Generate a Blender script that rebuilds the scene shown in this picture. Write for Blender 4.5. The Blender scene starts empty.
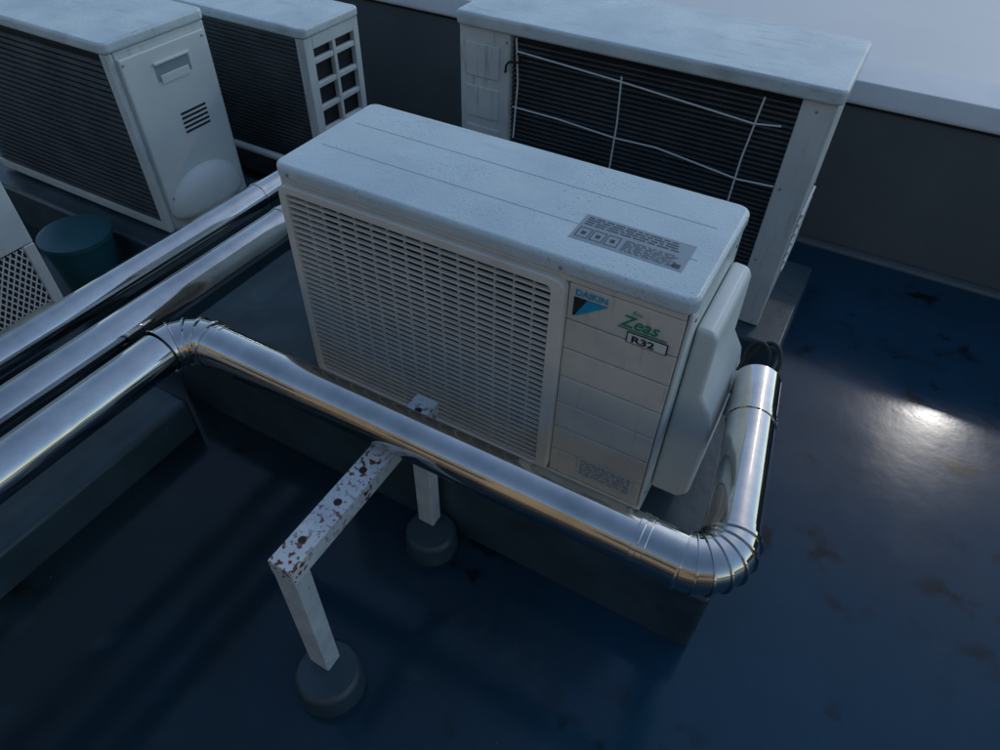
import bpy, bmesh, math, random
from mathutils import Vector, Matrix
random.seed(4)
S=bpy.context.scene
# ------------------------------------------------------------ materials
def mat(name,base,rough=.5,metal=0,spec=.5,mott=None,mscale=6,mamt=.5,bump=0,bscale=60,stretch=None,rvar=0,coat=0):
    m=bpy.data.materials.new(name); m.use_nodes=True; n=m.node_tree.nodes; l=m.node_tree.links
    b=n['Principled BSDF']; b.inputs['Base Color'].default_value=(*base,1); b.inputs['Roughness'].default_value=rough
    b.inputs['Metallic'].default_value=metal; b.inputs['Specular IOR Level'].default_value=spec; b.inputs['Coat Weight'].default_value=coat
    tc=n.new('ShaderNodeTexCoord'); mp=n.new('ShaderNodeMapping'); l.new(tc.outputs['Object'],mp.inputs[0])
    if stretch: mp.inputs['Scale'].default_value=stretch
    if mott:
        t=n.new('ShaderNodeTexNoise'); t.inputs['Scale'].default_value=mscale; t.inputs['Detail'].default_value=8; t.inputs['Roughness'].default_value=.65
        l.new(mp.outputs[0],t.inputs[0]); r=n.new('ShaderNodeValToRGB'); r.color_ramp.elements[0].position=.35; r.color_ramp.elements[1].position=.68
        r.color_ramp.elements[0].color=(*base,1); c=[base[i]*(1-mamt)+mott[i]*mamt for i in range(3)]; r.color_ramp.elements[1].color=(*c,1)
        l.new(t.outputs[0],r.inputs[0]); l.new(r.outputs[0],b.inputs['Base Color'])
    if rvar:
        t=n.new('ShaderNodeTexNoise'); t.inputs['Scale'].default_value=mscale*1.7; t.inputs['Detail'].default_value=6
        l.new(mp.outputs[0],t.inputs[0]); r=n.new('ShaderNodeMapRange'); r.inputs[3].default_value=max(0,rough-rvar); r.inputs[4].default_value=rough+rvar
        r.inputs[1].default_value=.3; r.inputs[2].default_value=.7
        l.new(t.outputs[0],r.inputs[0]); l.new(r.outputs[0],b.inputs['Roughness'])
    if bump:
        t=n.new('ShaderNodeTexNoise'); t.inputs['Scale'].default_value=bscale; t.inputs['Detail'].default_value=5
        l.new(mp.outputs[0],t.inputs[0]); u=n.new('ShaderNodeBump'); u.inputs['Strength'].default_value=bump; u.inputs['Distance'].default_value=.01
        l.new(t.outputs[0],u.inputs['Height']); l.new(u.outputs[0],b.inputs['Normal'])
    return m
def add_spots(m,col,scale,thr,soft=.04,gscale=3,gthr=.45,stretch=None):
    n=m.node_tree.nodes; l=m.node_tree.links; b=n['Principled BSDF']
    src=b.inputs['Base Color'].links[0].from_socket if b.inputs['Base Color'].links else None
    tc=n.new('ShaderNodeTexCoord'); mp=n.new('ShaderNodeMapping'); l.new(tc.outputs['Object'],mp.inputs[0])
    if stretch: mp.inputs['Scale'].default_value=stretch
    t=n.new('ShaderNodeTexNoise'); t.inputs['Scale'].default_value=scale; t.inputs['Detail'].default_value=3
    g=n.new('ShaderNodeTexNoise'); g.inputs['Scale'].default_value=gscale; g.inputs['Detail'].default_value=3
    l.new(mp.outputs[0],t.inputs[0]); l.new(tc.outputs['Object'],g.inputs[0])
    a=n.new('ShaderNodeMapRange'); a.inputs[1].default_value=thr; a.inputs[2].default_value=thr+soft; l.new(t.outputs[0],a.inputs[0])
    c=n.new('ShaderNodeMapRange'); c.inputs[1].default_value=gthr; c.inputs[2].default_value=gthr+.12; l.new(g.outputs[0],c.inputs[0])
    mu=n.new('ShaderNodeMath'); mu.operation='MULTIPLY'; l.new(a.outputs[0],mu.inputs[0]); l.new(c.outputs[0],mu.inputs[1])
    mx=n.new('ShaderNodeMix'); mx.data_type='RGBA'; l.new(mu.outputs[0],mx.inputs[0])
    if src: l.new(src,mx.inputs[6])
    else: mx.inputs[6].default_value=b.inputs['Base Color'].default_value
    mx.inputs[7].default_value=(*col,1); l.new(mx.outputs[2],b.inputs['Base Color'])
    return m
white=mat('aged_white_paint',(.70,.76,.73),.42,mott=(.44,.50,.49),mscale=5,mamt=.6,bump=.04,bscale=25,rvar=.08)
add_spots(white,(.40,.42,.38),22,.56,.2,4,.45,stretch=(3,3,.35))
lidw=mat('lid_paint',(.66,.77,.75),.32,mott=(.47,.58,.61),mscale=5,mamt=.8,bump=.12,bscale=240,rvar=.12)
add_spots(lidw,(.34,.41,.43),190,.595,.08,7,.50)
add_spots(lidw,(.44,.50,.50),18,.55,.15,3,.45,stretch=(.5,2.2,1))
ivory=mat('ivory_panel',(.72,.70,.61),.42,mott=(.54,.53,.47),mscale=9,mamt=.6,bump=.03,rvar=.08)
add_spots(ivory,(.46,.44,.38),22,.58,.2,6,.45,stretch=(3,3,.35))
grilm=mat('grille_plastic',(.80,.78,.68),.45,mott=(.60,.58,.51),mscale=12,mamt=.6)
plast=mat('cover_plastic',(.70,.77,.74),.4,mott=(.56,.63,.61),mscale=6,mamt=.5)
dark=mat('dark_interior',(.012,.014,.016),.6)
coil=mat('coil_fins',(.030,.035,.042),.45,metal=.5,mott=(.018,.022,.026),mscale=10,mamt=.8)
coil2=mat('coil_fins_grey',(.14,.17,.18),.45,metal=.4,mott=(.06,.075,.085),mscale=5,mamt=.9)
fanm=mat('fan_dark',(.03,.03,.033),.5)
steel=mat('stainless_lagging',(.70,.69,.65),.085,metal=1,mott=(.38,.38,.37),mscale=9,mamt=.7,bump=.055,bscale=6,rvar=.05)
rusty=mat('rusty_white_steel',(.66,.72,.72),.5,mott=(.46,.50,.51),mscale=12,mamt=.7,bump=.12,bscale=60)
add_spots(rusty,(.16,.045,.015),110,.55,.03,11,.46)
legm=mat('white_painted_steel',(.64,.71,.71),.5,mott=(.40,.46,.48),mscale=14,mamt=.8,bump=.12,bscale=60)
add_spots(legm,(.20,.09,.05),120,.62,.03,9,.50)
rustm=mat('rust',(.10,.035,.014),.85)
black=mat('black_rubber',(.012,.012,.014),.5)
whcord=mat('white_cord',(.7,.72,.70),.5)
label=mat('label_grey',(.27,.34,.36),.4)
labelw=mat('label_white',(.74,.76,.72),.4)
labeld=mat('rating_label_paper',(.62,.70,.72),.4)
inkd=mat('ink_dark',(.02,.025,.035),.5)
inkb=mat('ink_blue',(.01,.36,.62),.4)
inkg=mat('ink_green',(.01,.27,.15),.4)
teal=mat('teal_plastic',(.02,.11,.13),.4)
plinm=mat('plinth_urethane',(.046,.088,.108),.38,mott=(.024,.042,.050),mscale=7,mamt=.9,bump=.12,bscale=30,rvar=.1)
wallm=mat('parapet_urethane',(.10,.125,.13),.55,mott=(.14,.165,.17),mscale=3,mamt=.8,bump=.12,bscale=25)
copm=mat('coping_paint',(.74,.78,.76),.5,mott=(.55,.60,.60),mscale=4,mamt=.6)
roofw=mat('pale_roof',(.76,.75,.70),.42,mott=(.64,.65,.63),mscale=1.2,mamt=.7,bump=.03,bscale=12)
grd=mat('street_ground',(.06,.06,.06),.9,mott=(.1,.1,.09),mscale=.3)
beige=mat('bounce_wall_beige',(.64,.42,.23),.8,mott=(.52,.36,.22),mscale=.6,mamt=.7)  # warm colour for the added building, picked up by the steel pipes
glass=mat('window_glass',(.03,.04,.05),.1)
floorm=mat('blue_urethane_floor',(.012,.058,.100),.150,spec=.28,mott=(.011,.040,.066),mscale=2.2,mamt=.9,bump=.022,bscale=26,rvar=.06)
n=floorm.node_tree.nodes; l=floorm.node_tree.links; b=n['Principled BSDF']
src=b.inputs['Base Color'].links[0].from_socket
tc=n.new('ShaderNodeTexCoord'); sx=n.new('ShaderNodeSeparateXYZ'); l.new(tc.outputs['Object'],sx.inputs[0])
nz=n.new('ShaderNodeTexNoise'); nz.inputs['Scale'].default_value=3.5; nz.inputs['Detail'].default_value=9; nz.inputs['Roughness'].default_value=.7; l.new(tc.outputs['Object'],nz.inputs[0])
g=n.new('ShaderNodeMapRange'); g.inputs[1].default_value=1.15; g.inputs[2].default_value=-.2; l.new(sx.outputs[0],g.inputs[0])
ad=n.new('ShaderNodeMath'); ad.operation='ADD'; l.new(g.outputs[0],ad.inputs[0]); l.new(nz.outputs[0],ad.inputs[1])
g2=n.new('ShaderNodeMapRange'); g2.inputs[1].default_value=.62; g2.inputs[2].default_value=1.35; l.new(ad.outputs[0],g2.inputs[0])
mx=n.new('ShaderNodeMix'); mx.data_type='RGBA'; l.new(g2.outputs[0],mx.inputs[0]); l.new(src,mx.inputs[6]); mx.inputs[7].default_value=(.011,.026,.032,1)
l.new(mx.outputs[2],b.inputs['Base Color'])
add_spots(floorm,(.005,.011,.013),13,.56,.12,2.5,.46)
add_spots(floorm,(.035,.07,.085),9,.60,.2,4,.50)
add_spots(floorm,(.07,.11,.12),150,.69,.03,3,.46)
# ------------------------------------------------------------ helpers
def empty(name,loc=(0,0,0)):
    e=bpy.data.objects.new(name,None); S.collection.objects.link(e); e.location=loc; return e
def obj(name,bm,m,par=None,smooth=False,bevel=0,seg=2):
    me=bpy.data.meshes.new(name); bmesh.ops.recalc_face_normals(bm,faces=bm.faces); bm.to_mesh(me); bm.free()
    o=bpy.data.objects.new(name,me); S.collection.objects.link(o); me.materials.append(m)
    if smooth:
        for p in me.polygons: p.use_smooth=True
    if bevel:
        md=o.modifiers.new('b','BEVEL'); md.width=bevel; md.segments=seg; md.limit_method='ANGLE'; md.angle_limit=.6
        for p in me.polygons: p.use_smooth=True
        md2=o.modifiers.new('w','WEIGHTED_NORMAL'); md2.keep_sharp=False
    if par: o.parent=par
    return o
def addbox(bm,a,b):
    vs=[bm.verts.new((x,y,z)) for x in (a[0],b[0]) for y in (a[1],b[1]) for z in (a[2],b[2])]
    for f in ((0,1,3,2),(4,6,7,5),(0,4,5,1),(2,3,7,6),(0,2,6,4),(1,5,7,3)): bm.faces.new([vs[i] for i in f])
def box(name,a,b,m,par=None,bevel=.002,seg=2):
    bm=bmesh.new(); addbox(bm,a,b); return obj(name,bm,m,par,bevel=bevel,seg=seg)
def boxes(name,L,m,par=None,bevel=0):
    bm=bmesh.new()
    for a,b in L: addbox(bm,a,b)
    return obj(name,bm,m,par,bevel=bevel)
def frame(d):
    d=Vector(d).normalized(); up=Vector((0,0,1)) if abs(d.z)<.95 else Vector((1,0,0))
    s=d.cross(up).normalized(); return s,s.cross(d).normalized()
def tube(name,stations,m,par=None,n=40,cap=True,smooth=True,split=38):
    bm=bmesh.new(); R=[]
    for c,d,r in stations:
        s,u=frame(d); R.append([bm.verts.new(Vector(c)+s*r*math.cos(2*math.pi*i/n)+u*r*math.sin(2*math.pi*i/n)) for i in range(n)])
    for A,B in zip(R,R[1:]):
        for i in range(n): bm.faces.new((A[i],A[(i+1)%n],B[(i+1)%n],B[i]))
    if cap: bm.faces.new(R[0]); bm.faces.new(R[-1])
    o=obj(name,bm,m,par,smooth=smooth)
    md=o.modifiers.new('e','EDGE_SPLIT'); md.split_angle=math.radians(split)
    return o
def cyl(name,a,b,r,m,par=None,n=40): 
    d=Vector(b)-Vector(a); return tube(name,[(a,d,r),(b,d,r)],m,par,n)
def wire(name,pts,r,m,par=None,smooth=True):
    cu=bpy.data.curves.new(name,'CURVE'); cu.dimensions='3D'; cu.bevel_depth=r; cu.bevel_resolution=3
    sp=cu.splines.new('BEZIER' if smooth else 'POLY')
    if smooth:
        sp.bezier_points.add(len(pts)-1)
        for p,q in zip(sp.bezier_points,pts): p.co=q; p.handle_left_type=p.handle_right_type='AUTO'
    else:
        sp.points.add(len(pts)-1)
        for p,q in zip(sp.points,pts): p.co=(*q,1)
    cu.materials.append(m); o=bpy.data.objects.new(name,cu); S.collection.objects.link(o)
    if par:o.parent=par
    return o
def text(name,s,loc,size,m,par,rot=(math.pi/2,0,0),shear=0,bold=0,sx=1):
    cu=bpy.data.curves.new(name,'FONT'); cu.body=s; cu.size=size; cu.shear=shear; cu.offset=bold; cu.materials.append(m)
    o=bpy.data.objects.new(name,cu); S.collection.objects.link(o); o.location=loc; o.rotation_euler=rot; o.scale=(sx,1,1); o.parent=par; return o
def rrect(x0,x1,z0,z1,r,n=6):
    P=[]
    for cx,cz,a0 in ((x1-r,z1-r,0),(x0+r,z1-r,90),(x0+r,z0+r,180),(x1-r,z0+r,270)):
        for i in range(n+1):
            a=math.radians(a0+90*i/n); P.append((cx+r*math.cos(a),cz+r*math.sin(a)))
    return P
def ring(name,out,inn,y0,y1,m,par):
    bm=bmesh.new(); N=len(out)
    V=[[bm.verts.new((p[0],y,p[1])) for p in P] for P,y in ((out,y1),(out,y0),(inn,y0),(inn,y1))]
    for A,B in ((0,1),(1,2),(2,3),(3,0)):
        for i in range(N): bm.faces.new((V[A][i],V[A][(i+1)%N],V[B][(i+1)%N],V[B][i]))
    return obj(name,bm,m,par,bevel=.0025)
def slab(name,x0,x1,y0,y1,z0,z1,r,m,par,bevel=.008):
    bm=bmesh.new(); P=rrect(x0,x1,y0,y1,r); N=len(P)
    A=[bm.verts.new((p[0],p[1],z0)) for p in P]; B=[bm.verts.new((p[0],p[1],z1)) for p in P]
    bm.faces.new(A); bm.faces.new(B)
    for i in range(N): bm.faces.new((A[i],A[(i+1)%N],B[(i+1)%N],B[i]))
    return obj(name,bm,m,par,bevel=bevel,seg=4)
def screws(par,pts,axis,m):
    for i,p in enumerate(pts):
        p=Vector(p); cyl('screw_%d'%i,p,p+Vector(axis)*.002,.0035,m,par,12)
F=-.2
# ------------------------------------------------------------ setting
box('ground',(-300,-300,-6.2),(300,300,-6),grd,bevel=0)
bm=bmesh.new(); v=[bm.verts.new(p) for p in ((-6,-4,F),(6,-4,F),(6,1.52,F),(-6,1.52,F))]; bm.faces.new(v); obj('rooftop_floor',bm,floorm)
box('rooftop_slab',(-6,-4,-6),(6,1.5,F-.01),wallm,bevel=0)
pw=empty('parapet_wall')
box('wall_face',(-6,1.50,F-.1),(6,1.70,.262),wallm,pw,bevel=.006)
box('wall_fillet',(-6,1.46,F-.1),(6,1.4995,F+.012),wallm,pw,bevel=.010)
bm=bmesh.new(); P=[(1.482,.272),(1.482,.286),(1.505,.332),(1.70,.332),(1.70,.272)]
A=[bm.verts.new((-6,y,z)) for y,z in P]; B=[bm.verts.new((6,y,z)) for y,z in P]; bm.faces.new(A); bm.faces.new(B)
for i in range(5): bm.faces.new((A[i],A[(i+1)%5],B[(i+1)%5],B[i]))
obj('coping',bm,copm,pw,bevel=.004)
box('coping_drip',(-6,1.492,.2621),(6,1.69,.2719),dark,pw,bevel=0)
box('pale_flat_roof',(-6,1.71,-6),(6,14,.312),roofw,bevel=.01)
nb=empty('added_bounce_building'); box('added_walls',(-14,-13,-6),(14,-8,4.5),beige,nb,bevel=.02)  # unseen building added behind the camera for warm pipe reflections and bounce
boxes('added_windows',[((-13+i*3.2,-8.0+.002,zz),(-11.4+i*3.2,-7.97,zz+1.2)) for i in range(8) for zz in (-4.5,-1.6,1.6)],glass,nb)
boxes('added_sills',[((-13.1+i*3.2,-7.999,zz-.1),(-11.3+i*3.2,-7.90,zz-.01)) for i in range(8) for zz in (-4.5,-1.6,1.6)],copm,nb)
box('added_roof_edge',(-14.1,-13.1,4.501),(14.1,-7.9,4.7),copm,nb)
e=empty('concrete_plinth'); box('upstand',(-.42,-.098,F-.02),(.942,.36,-.012),plinm,e,bevel=.012,seg=3)
e=empty('concrete_plinth'); box('upstand',(-.25,.75,F-.02),(.90,1.18,-.102),plinm,e,bevel=.012,seg=3)
e=empty('concrete_plinth'); box('upstand',(-1.8,.20,F-.02),(-.72,.66,-.062),plinm,e,bevel=.012,seg=3)
e=empty('concrete_plinth'); box('upstand',(-1.6,.72,F-.02),(-.55,1.08,-.152),plinm,e,bevel=.012,seg=3)
e=empty('concrete_plinth'); box('upstand',(-.62,-1.6,F-.02),(-.30,-.16,-.10),plinm,e,bevel=.015,seg=3)
# ------------------------------------------------------------ main unit
U=empty('air_conditioner_outdoor_unit')
W,D,H=.765,.281,.527
slab('lid',-.004,W+.004,-.008,D+.006,.497,H,.022,lidw,U,bevel=.009)
for i,y in enumerate((.09,.19)): box('lid_groove_%d'%i,(.03,y,H-.002),(W-.03,y+.0014,H+.0003),label,U,bevel=0)
box('left_panel',(0,.002,0),(.010,D,.4965),white,U)
box('rear_panel',(.011,D-.01,0),(.74,D-.002,.4965),coil,U)
box('base_pan',(.0,.0,-.004),(W,D-.001,.022),ivory,U,bevel=.004)
box('right_side_panel',(.7585,.004,.023),(W,D,.4965),white,U,bevel=.003)
box('partition',(.572,.03,.023),(.7575,D-.011,.4965),dark,U,bevel=0)
box('top_strip',(.0105,.001,.485),(.757,.012,.4965),ivory,U,bevel=.001)
zs=[.024,.090,.155,.220,.285,.350,.412,.484]
for i,(a,b_) in enumerate(zip(zs,zs[1:])): box('front_panel_%d'%i,(.574,.001,a+.0014),(.7577,.028,b_-.0010),ivory,U,bevel=.0018)
ring('grille_frame',rrect(.004,.573,.022,.491,.022),rrect(.020,.549,.040,.474,.010),-.014,.012,grilm,U)
bm=bmesh.new(); N=33
for i in range(N):
    z=.046+i*(.474-.046)/N
    addbox(bm,(.019,-.0105,z),(.550,-.0050,z+.0038))
obj('grille_slats',bm,grilm,U)
boxes('grille_bars',[((.022+i*.0352,-.0045,.04),(.0242+i*.0352,.001,.474)) for i in range(1,15)],grilm,U)
box('grille_backing',(.012,.075,.024),(.570,.08,.484),coil,U,bevel=0)
def fan(cx,cy,cz,r,par):
    cyl('fan_hub',(cx,cy-.02,cz),(cx,cy+.004,cz),.04,fanm,par,24)
    bm=bmesh.new()
    for k in range(3):
        for i in range(8):
            a0=k*2*math.pi/3+i*.2; a1=a0+.2; y0=cy-.022+i*.004;y1=y0+.004
            vs=[bm.verts.new((cx+rr*math.cos(a),y,cz+rr*math.sin(a))) for rr,a,y in ((.04,a0,y0),(r,a0,y0),(r,a1,y1),(.04,a1,y1))]; bm.faces.new(vs)
    obj('fan_blades',bm,fanm,par)
fan(.29,.065,.255,.20,U)
boxes('feet',[((x,-.02,-.0115),(x+.05,D+.02,-.0045)) for x in (.12,.60)],ivory,U,bevel=.001)
screws(U,[(W,.03,.47),(W,.25,.47),(W,.02,.05)],(1,0,0),label)
screws(U,[(.03,-.008,.511),(.56,-.008,.511)],(0,-1,0),label)
prof=[(.766,.03),(.820,.03),(.836,.05),(.838,.21),(.828,.265),(.806,.30),(.803,.42),(.795,.435),(.766,.437)]
bm=bmesh.new(); A=[bm.verts.new((x,.055,z)) for x,z in prof]; B=[bm.verts.new((x,.262,z)) for x,z in prof]
bm.faces.new(A); bm.faces.new(B)
for i in range(len(prof)): j=(i+1)%len(prof); bm.faces.new((A[i],A[j],B[j],B[i]))
obj('valve_cover',bm,plast,U,bevel=.008,seg=3)
def tri(name,pts,m,par,y=-.0008):
    bm=bmesh.new(); bm.faces.new([bm.verts.new((x,y,z)) for x,z in pts]); return obj(name,bm,m,par)
tri('badge_dark',[(.584,.424),(.584,.462),(.640,.462)],inkd,U,-.0003)
tri('badge_blue',[(.587,.424),(.606,.462),(.640,.462)],inkb,U,-.0010)
text('badge_text','DAIKIN',(.585,-.0005,.4655),.0165,inkb,U,bold=.0004,sx=.98)
text('series_text','Zeas',(.662,-.0006,.4395),.031,inkg,U,shear=.3,bold=.0004)
text('series_small','Eco',(.678,-.0006,.465),.011,inkg,U,shear=.3)
tri('series_line',[(.660,.4345),(.738,.4345),(.738,.4369),(.660,.4369)],inkg,U,-.0005)
tri('refrig_box',[(.676,.4105),(.742,.4105),(.742,.4325),(.676,.4325)],inkd,U,-.0008)
tri('refrig_inner',[(.6782,.4124),(.7398,.4124),(.7398,.4306),(.6782,.4306)],labelw,U,-.0013)
text('refrig_text','R32',(.6840,-.0024,.4152),.0175,inkd,U,bold=.0005,sx=1.35)
tri('rating_label',[(.632,.045),(.742,.045),(.742,.098),(.632,.098)],labeld,U,-.0006)
bm=bmesh.new(); random.seed(5)
for i in range(9):
    x=.637; z=.092-i*.0050
    while x<.735:
        w=random.uniform(.004,.018); w=min(w,.738-x); bm.faces.new([bm.verts.new((p[0],-.0014,p[1])) for p in ((x,z-.0014),(x+w,z-.0014),(x+w,z),(x,z))]); x+=w+.004
obj('rating_print',bm,inkd,U)
bm=bmesh.new(); bm.faces.new([bm.verts.new((x,y,H+.0004)) for x,y in ((.543,.050),(.724,.050),(.724,.125),(.543,.125))]); obj('caution_label',bm,label,U)
bm=bmesh.new(); random.seed(3)
def q(x0,y0,x1,y1,z=H+.0010): bm.faces.new([bm.verts.new((x,y,z)) for x,y in ((x0,y0),(x1,y0),(x1,y1),(x0,y1))])
for i in range(4):
    y=.116-i*.0066; x=.55
    while x<.70:
        w=random.uniform(.006,.022); q(x,y,min(x+w,.715),y+.002); x+=w+.003
for r_ in range(8):
    y=.084-r_*.004; x=.625
    while x<.70: w=random.uniform(.004,.016); q(x,y,x+w,y+.0011); x+=w+.003
for k in range(3):
    x=.549+k*.024; q(x,.058,x+.021,.0592);q(x,.0848,x+.021,.086);q(x,.0595,x+.0012,.0845);q(x+.0198,.0595,x+.021,.0845); q(x+.007,.068,x+.014,.076)
q(.706,.056,.718,.066); obj('caution_print',bm,inkd,U)
# ------------------------------------------------------------ steel lagged pipes
def pipe_run(par,a,b,r,nm='pipe',seams=()):
    a=Vector(a);b=Vector(b);d=(b-a).normalized()
    cyl(nm,a,b,r,steel,par,64)
    for k,s in enumerate(seams):
        c=a+d*s; tube(nm+'_band_%d'%k,[(c-d*.007,d,r+.0002),(c-d*.006,d,r+.0020),(c+d*.002,d,r+.0020),(c+d*.003,d,r+.0010),(c+d*.012,d,r+.0010),(c+d*.013,d,r+.0001)],steel,par,64,cap=False,split=25)
def elbow(par,P,d1,d2,R,r,n=6,nm='elbow'):
    d1=Vector(d1).normalized();d2=Vector(d2).normalized(); th=d1.angle(d2); t=R*math.tan(th/2)
    P=Vector(P); s=P-d1*t; axis=d1.cross(d2).normalized(); side=axis.cross(d1)
    C=s+side*R; st=[]; pts=[]
    for i in range(n+1):
        a=th*i/n; rot=Matrix.Rotation(a,3,axis); pts.append((C+rot@(s-C),rot@d1))
    for i in range(n):
        (c0,e0),(c1,e1)=pts[i],pts[i+1]
        st+=[(c0,e0,r+.0055),(c0.lerp(c1,.12),e0.lerp(e1,.12),r+.0055),(c0.lerp(c1,.20),e0.lerp(e1,.20),r+.0022),(c0.lerp(c1,.995),e0.lerp(e1,.995),r+.0022)]
    st+=[(pts[-1][0],pts[-1][1],r+.0055),(pts[-1][0]+pts[-1][1]*.006,pts[-1][1],r+.0055),(pts[-1][0]+pts[-1][1]*.007,pts[-1][1],r)]
    tube(nm,st,steel,par,64,cap=False,split=12)
    return s,P+d2*t
PA=empty('steel_clad_pipe'); z=.25; r=.040
c1=Vector((-.092,-.219,z)); c2=Vector((.934,-.214,z)); cB=Vector((.876,.205,z-.005)); cC=Vector((-.097,-2.2,z))
dA=(c2-c1).normalized(); dB=(cB-c2).normalized(); dC=(cC-c1).normalized()
a1,a2=elbow(PA,c1,-dC,dA,.062,r,4,'elbow_1')
b1,b2=elbow(PA,c2,dA,dB,.055,r,6,'elbow_2')
pipe_run(PA,cC,a1,r,'pipe_left',seams=(1.2,)); pipe_run(PA,a2,b1,r,'pipe_front',seams=(.012,.84,)); pipe_run(PA,b2,cB,r,'pipe_right',seams=(.01,.255))
PD=empty('steel_clad_pipe'); pipe_run(PD,(-.345,-2.2,z),(-.318,.62,z),.031,'pipe',seams=(1.3,2.42)) 
PE=empty('steel_clad_pipe'); pipe_run(PE,(-.225,-2.2,z),(-.190,.62,z),.036,'pipe',seams=(1.2,2.36))
cb=empty('refrigerant_cable')
wire('cable_a',[(.838,.20,.20),(.850,.25,.262),(.876,.262,.292),(.898,.235,.285),(.892,.198,.255)],.004,black,cb)
wire('cable_b',[(.836,.22,.24),(.85,.258,.285),(.872,.250,.288),(.88,.20,.25)],.003,black,cb)
# ------------------------------------------------------------ bracket
BR=empty('pipe_support_bracket'); random.seed(1)
bx0,bx1=.343,.388
box('beam',(bx0,-.492,.172),(bx1,-.10,.209),rusty,BR,bevel=.002)
box('front_leg',(bx0+.001,-.491,-.16),(bx1-.001,-.458,.1715),legm,BR,bevel=.002)
box('rear_leg',(bx0+.004,-.142,-.16),(bx1-.004,-.112,.1715),legm,BR,bevel=.002)
for i,(x,y) in enumerate(((.365,-.44),(.368,-.36),(.364,-.29),(.368,-.135))):
    cyl('bolt_hole_%d'%i,(x,y,.2085),(x,y,.2096),.0045,dark,BR,16); cyl('rust_ring_%d'%i,(x,y,.2082),(x,y,.2092),.0070,rustm,BR,16)
box('saddle',(.352,-.262,.2093),(.382,-.18,.2125),rusty,BR,bevel=.001)
def footing(x,y,r):
    f=empty('pedestal_footing')
    tube('drum',[((x,y,F-.01),(0,0,1),r+.004),((x,y,F+.045),(0,0,1),r+.001),((x,y,F+.053),(0,0,1),r-.001),((x,y,F+.058),(0,0,1),r-.007)],plinm,f,48)
footing(.383,-.489,.060); footing(.383,-.150,.053)
# ------------------------------------------------------------ rear big unit
C=empty('air_conditioner_outdoor_unit')
x0,x1,y0,y1,z0,z1=-.12,.82,.81,1.14,-.10,.512
slab('lid',x0-.008,x1+.008,y0-.012,y1+.01,z1+.001,z1+.035,.02,lidw,C,bevel=.008)
box('right_post',(x1-.075,y0,z0),(x1,y0+.03,z1),white,C,bevel=.004)
box('right_side',(x1-.02,y0+.031,z0),(x1-.002,y1,z1),white,C,bevel=.004)
box('left_cabinet',(x0,y0,z0),(x0+.15,y1,z1),white,C,bevel=.004)
boxes('left_cabinet_pads',[((x0+.02,y0-.004,z0+.05+i*.11),(x0+.12,y0+.001,z0+.135+i*.11)) for i in range(5)],white,C,bevel=.003)
box('base_pan',(x0+.151,y0,z0),(x1-.076,y1,z0+.04),white,C)
box('coil',(x0+.151,y0+.02,z0+.041),(x1-.076,y0+.05,z1),coil,C,bevel=0)
boxes('coil_fins',[((x0+.151,y0+.012,z0+.05+i*.0125),(x1-.076,y0+.0195,z0+.0545+i*.0125)) for i in range(44)],coil2,C)
boxes('side_louvres',[((x1-.003,y0+.10,.02+i*.028),(x1+.006,y0+.27,.030+i*.028)) for i in range(7)],white,C,bevel=.002)
boxes('side_slots',[((x1-.002,y0+.10,.0305+i*.028),(x1-.001,y0+.27,.0365+i*.028)) for i in range(7)],dark,C)
screws(C,[(x0+.14,y0,.49),(x1-.04,y0,.49),(x1-.06,y0,.30),(x1-.06,y0,.1),(x0+.14,y0,.22)],(0,-1,0),label)
yy=y0-.006
wire('guard_wire_top',[(.055,yy,.478),(.34,yy,.462),(.50,yy,.450),(.66,yy,.438),(.72,yy,.446)],.0022,whcord,C,False)
wire('guard_wire_mid',[(.045,yy,.335),(.18,yy,.333),(.34,yy,.322),(.45,yy,.325),(.66,yy,.30),(.745,yy,.305)],.0022,whcord,C,False)
wire('guard_wire_v1',[(.050,yy,.51),(.058,yy,.40),(.050,yy,.25)],.0022,whcord,C,False)
wire('guard_wire_v2',[(.335,yy,.475),(.340,yy,.36),(.335,yy,.15)],.0022,whcord,C,False)
wire('guard_wire_v3',[(.668,yy,.50),(.655,yy,.35),(.65,yy,.12)],.0022,whcord,C,False)
wire('cable_tie',[(.02,yy,.42),(.035,yy-.01,.45),(.06,yy,.455),(.055,yy,.475)],.003,black,C)
# ------------------------------------------------------------ left front unit (A)
A_=empty('air_conditioner_outdoor_unit')
x0,x1,y0,y1,z0,z1=-1.61,-.81,.27,.585,-.05,.462
slab('lid',x0-.006,x1+.006,y0-.008,y1+.008,z1+.001,z1+.03,.02,lidw,A_,bevel=.008)
box('body',(x0,y0+.02,z0),(x1,y1,z1),white,A_,bevel=.004)
box('coil',(x0+.02,y0+.012,z0+.03),(x1-.03,y0+.0195,z1-.002),coil,A_,bevel=0)
box('corner_post',(x1-.028,y0,z0),(x1-.001,y0+.0195,z1),white,A_,bevel=.004)
box('bottom_rail',(x0,y0+.001,z0),(x1-.029,y0+.019,z0+.028),white,A_,bevel=.002)
boxes('louvres',[((x0+.02,y0+.002,z0+.034+i*.0165),(x1-.030,y0+.0115,z0+.045+i*.0165)) for i in range(28)],coil2,A_)
bm=bmesh.new(); addbox(bm,(x1+.0003,.292,.0),(x1+.010,.572,.445)); obj('side_panel',bm,plast,A_,bevel=.006,seg=3)
box('handle_recess',(x1+.0095,.385,.36),(x1+.0108,.50,.405),label,A_,bevel=0)
box('handle_lip',(x1+.0095,.383,.402),(x1+.016,.502,.411),plast,A_,bevel=.003)
box('handle_lower',(x1+.0095,.395,.352),(x1+.013,.49,.375),plast,A_,bevel=.003)
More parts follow.
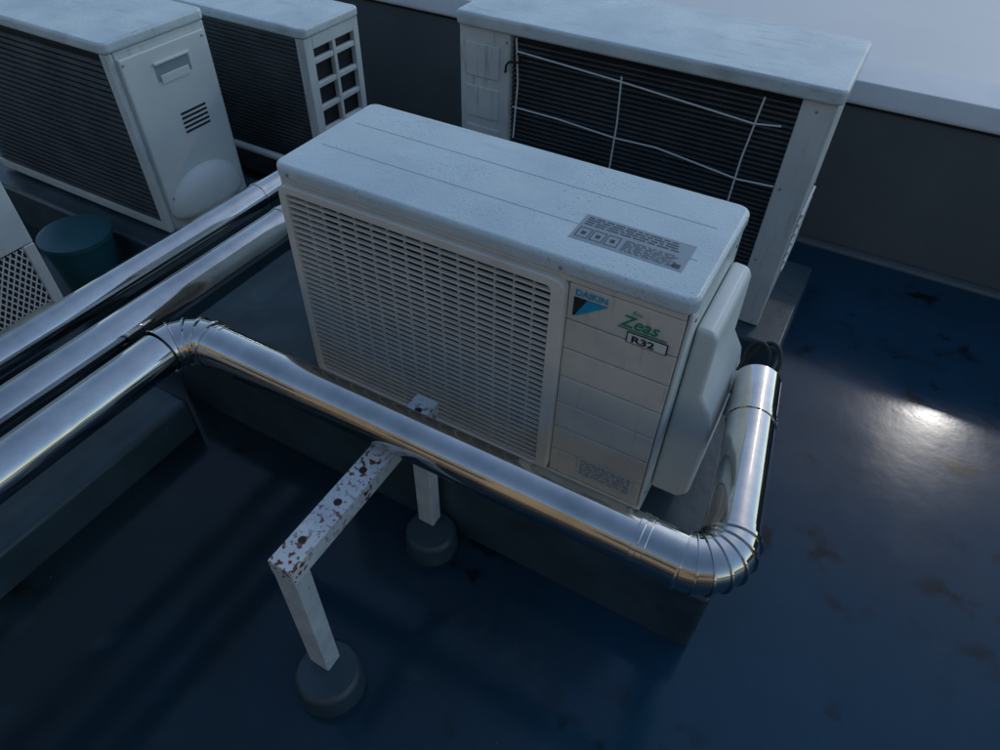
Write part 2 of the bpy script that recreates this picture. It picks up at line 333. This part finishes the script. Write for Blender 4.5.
boxes('vent_slots',[((x1+.0098,.42,.205+i*.013),(x1+.0112,.51,.211+i*.013)) for i in range(5)],dark,A_)
screws(A_,[(x1+.01,.30,.43),(x1+.01,.56,.43),(x1+.01,.31,.05)],(1,0,0),label)
bm=bmesh.new(); bmesh.ops.create_uvsphere(bm,u_segments=48,v_segments=24,radius=1)
for v in bm.verts: v.co=Vector((x1+.006+v.co.x*.045,.43+v.co.y*.135,.00+v.co.z*.105 if v.co.z>0 else v.co.z*.045))
obj('valve_dome',bm,plast,A_,smooth=True)
# ------------------------------------------------------------ left rear unit (B)
B_=empty('air_conditioner_outdoor_unit')
x0,x1,y0,y1,z0,z1=-1.42,-.62,.76,1.01,-.15,.392
slab('lid',x0-.006,x1+.006,y0-.008,y1+.008,z1+.001,z1+.03,.02,lidw,B_,bevel=.008)
box('body',(x0,y0+.03,z0),(x1-.02,y1,z1),dark,B_,bevel=0)
box('coil',(x0,y0+.012,z0+.03),(x1-.035,y0+.029,z1-.001),coil2,B_,bevel=0)
boxes('coil_fins',[((x0,y0+.004,z0+.04+i*.013),(x1-.036,y0+.0115,z0+.0445+i*.013)) for i in range(38)],coil2,B_)
box('corner_post',(x1-.034,y0,z0),(x1-.019,y0+.029,z1),white,B_,bevel=.003)
L=[((x1-.0185,y0,z0),(x1,y0+.035,z1)),((x1-.0185,y1-.025,z0),(x1,y1,z1)),((x1-.0180,y0+.1225,z0),(x1-.001,y0+.1365,z1))]
boxes('side_frame',L,white,B_,bevel=.002)
boxes('side_bars',[((x1-.017,y0+.0355,z0+.03+i*.072),(x1-.002,y0+.122,z0+.046+i*.072)) for i in range(8)]+[((x1-.017,y0+.137,z0+.03+i*.072),(x1-.002,y1-.0255,z0+.046+i*.072)) for i in range(8)],white,B_,bevel=.002)
box('side_header',(x1-.0175,y0+.0355,z1-.035),(x1+.0005,y1-.0255,z1),white,B_,bevel=.002)
# ------------------------------------------------------------ far left unit with mesh
G=empty('air_conditioner_outdoor_unit')
x0,x1,y0,y1,z0,z1=-1.09,-.785,-.92,-.10,-.06,.50
slab('lid',x0-.006,x1+.006,y0-.008,y1+.008,z1+.001,z1+.03,.02,lidw,G)
box('body',(x0,y0,z0),(x1-.01,y1,z1),white,G,bevel=.004)
box('side_upper',(x1-.0095,y0,.145),(x1,y1,z1),white,G,bevel=.003)
box('mesh_backing',(x1-.0092,y0+.02,-.02),(x1-.006,y1-.03,.142),dark,G,bevel=0)
box('edge_post',(x1-.0095,y1-.028,z0),(x1,y1,.143),white,G,bevel=.003)
bm=bmesh.new()
for s in (1,-1):
    for i in range(-4,60):
        ys=y0+.02+i*.016
        p0=Vector((x1-.003,ys,-.02)); p1=Vector((x1-.003,ys+s*.10,.142))
        def cl(p,q):
            for lim,sg in ((y0+.01,1),(y1-.028,-1)):
                if (p.y-lim)*sg<0:
                    if (q.y-lim)*sg<=0: return None
                    p=q+(p-q)*((lim-q.y)/(p.y-q.y))
            return p
        a=cl(p0,p1); c=cl(p1,p0)
        if a is None or c is None: continue
        off=Vector((s*.0006,0,0)); dd=(p1-p0).normalized(); sd=Vector((1,0,0)).cross(dd)*.0021
        bm.faces.new([bm.verts.new(p) for p in (a-sd+off,c-sd+off,c+sd+off,a+sd+off)])
obj('coil_guard_mesh',bm,whcord,G)
T=empty('plastic_bucket')
tube('bucket',[((-1.0,.10,F),(0,0,1),.075),((-1.0,.10,-.03),(0,0,1),.095),((-1.0,.10,-.028),(0,0,1),.10),((-1.0,.10,-.015),(0,0,1),.10),((-1.0,.10,-.012),(0,0,1),.088),((-1.0,.10,-.02),(0,0,1),.02)],teal,T)
R_=empty('conduit_pipe'); cyl('conduit',(-1.2,.70,.02),(-.3,.70,.02),.012,white,R_,20)
# ------------------------------------------------------------ light
w=bpy.data.worlds.new('World'); S.world=w; w.use_nodes=True; n=w.node_tree.nodes; l=w.node_tree.links
sky=n.new('ShaderNodeTexSky'); sky.sky_type='NISHITA'; sky.sun_disc=False; el=37.0; az=14.6
sky.sun_elevation=math.radians(el); sky.sun_rotation=math.radians(az); sky.ozone_density=1.4; sky.dust_density=.4; sky.air_density=1.1
l.new(sky.outputs[0],n['Background'].inputs[0]); n['Background'].inputs[1].default_value=.135
sl=bpy.data.lights.new('sun','SUN'); sl.energy=.24; sl.angle=math.radians(2.0); sl.color=(1,.96,.92); so=bpy.data.objects.new('sun',sl); S.collection.objects.link(so)
dv=Vector((math.sin(math.radians(az))*math.cos(math.radians(el)),math.cos(math.radians(az))*math.cos(math.radians(el)),math.sin(math.radians(el))))
so.rotation_euler=dv.to_track_quat('Z','Y').to_euler()
# ------------------------------------------------------------ camera
yaw,pit,rol=-.4889,.7841,.0292
fw=Vector((math.sin(yaw)*math.cos(pit),math.cos(yaw)*math.cos(pit),-math.sin(pit))); rr=fw.cross(Vector((0,0,1))).normalized(); uu=rr.cross(fw)
r2=rr*math.cos(rol)+uu*math.sin(rol); u2=-rr*math.sin(rol)+uu*math.cos(rol)
cam=bpy.data.cameras.new('camera'); co=bpy.data.objects.new('camera',cam); S.collection.objects.link(co); S.camera=co
M=Matrix((r2,u2,-fw)).transposed().to_4x4(); M.translation=Vector((.8775,-.7873,1.1166)); co.matrix_world=M
cam.lens=.6852*36; cam.sensor_width=36; cam.clip_start=.01; cam.clip_end=1000
S.view_settings.view_transform='Standard'; S.view_settings.look='None'; S.view_settings.exposure=0
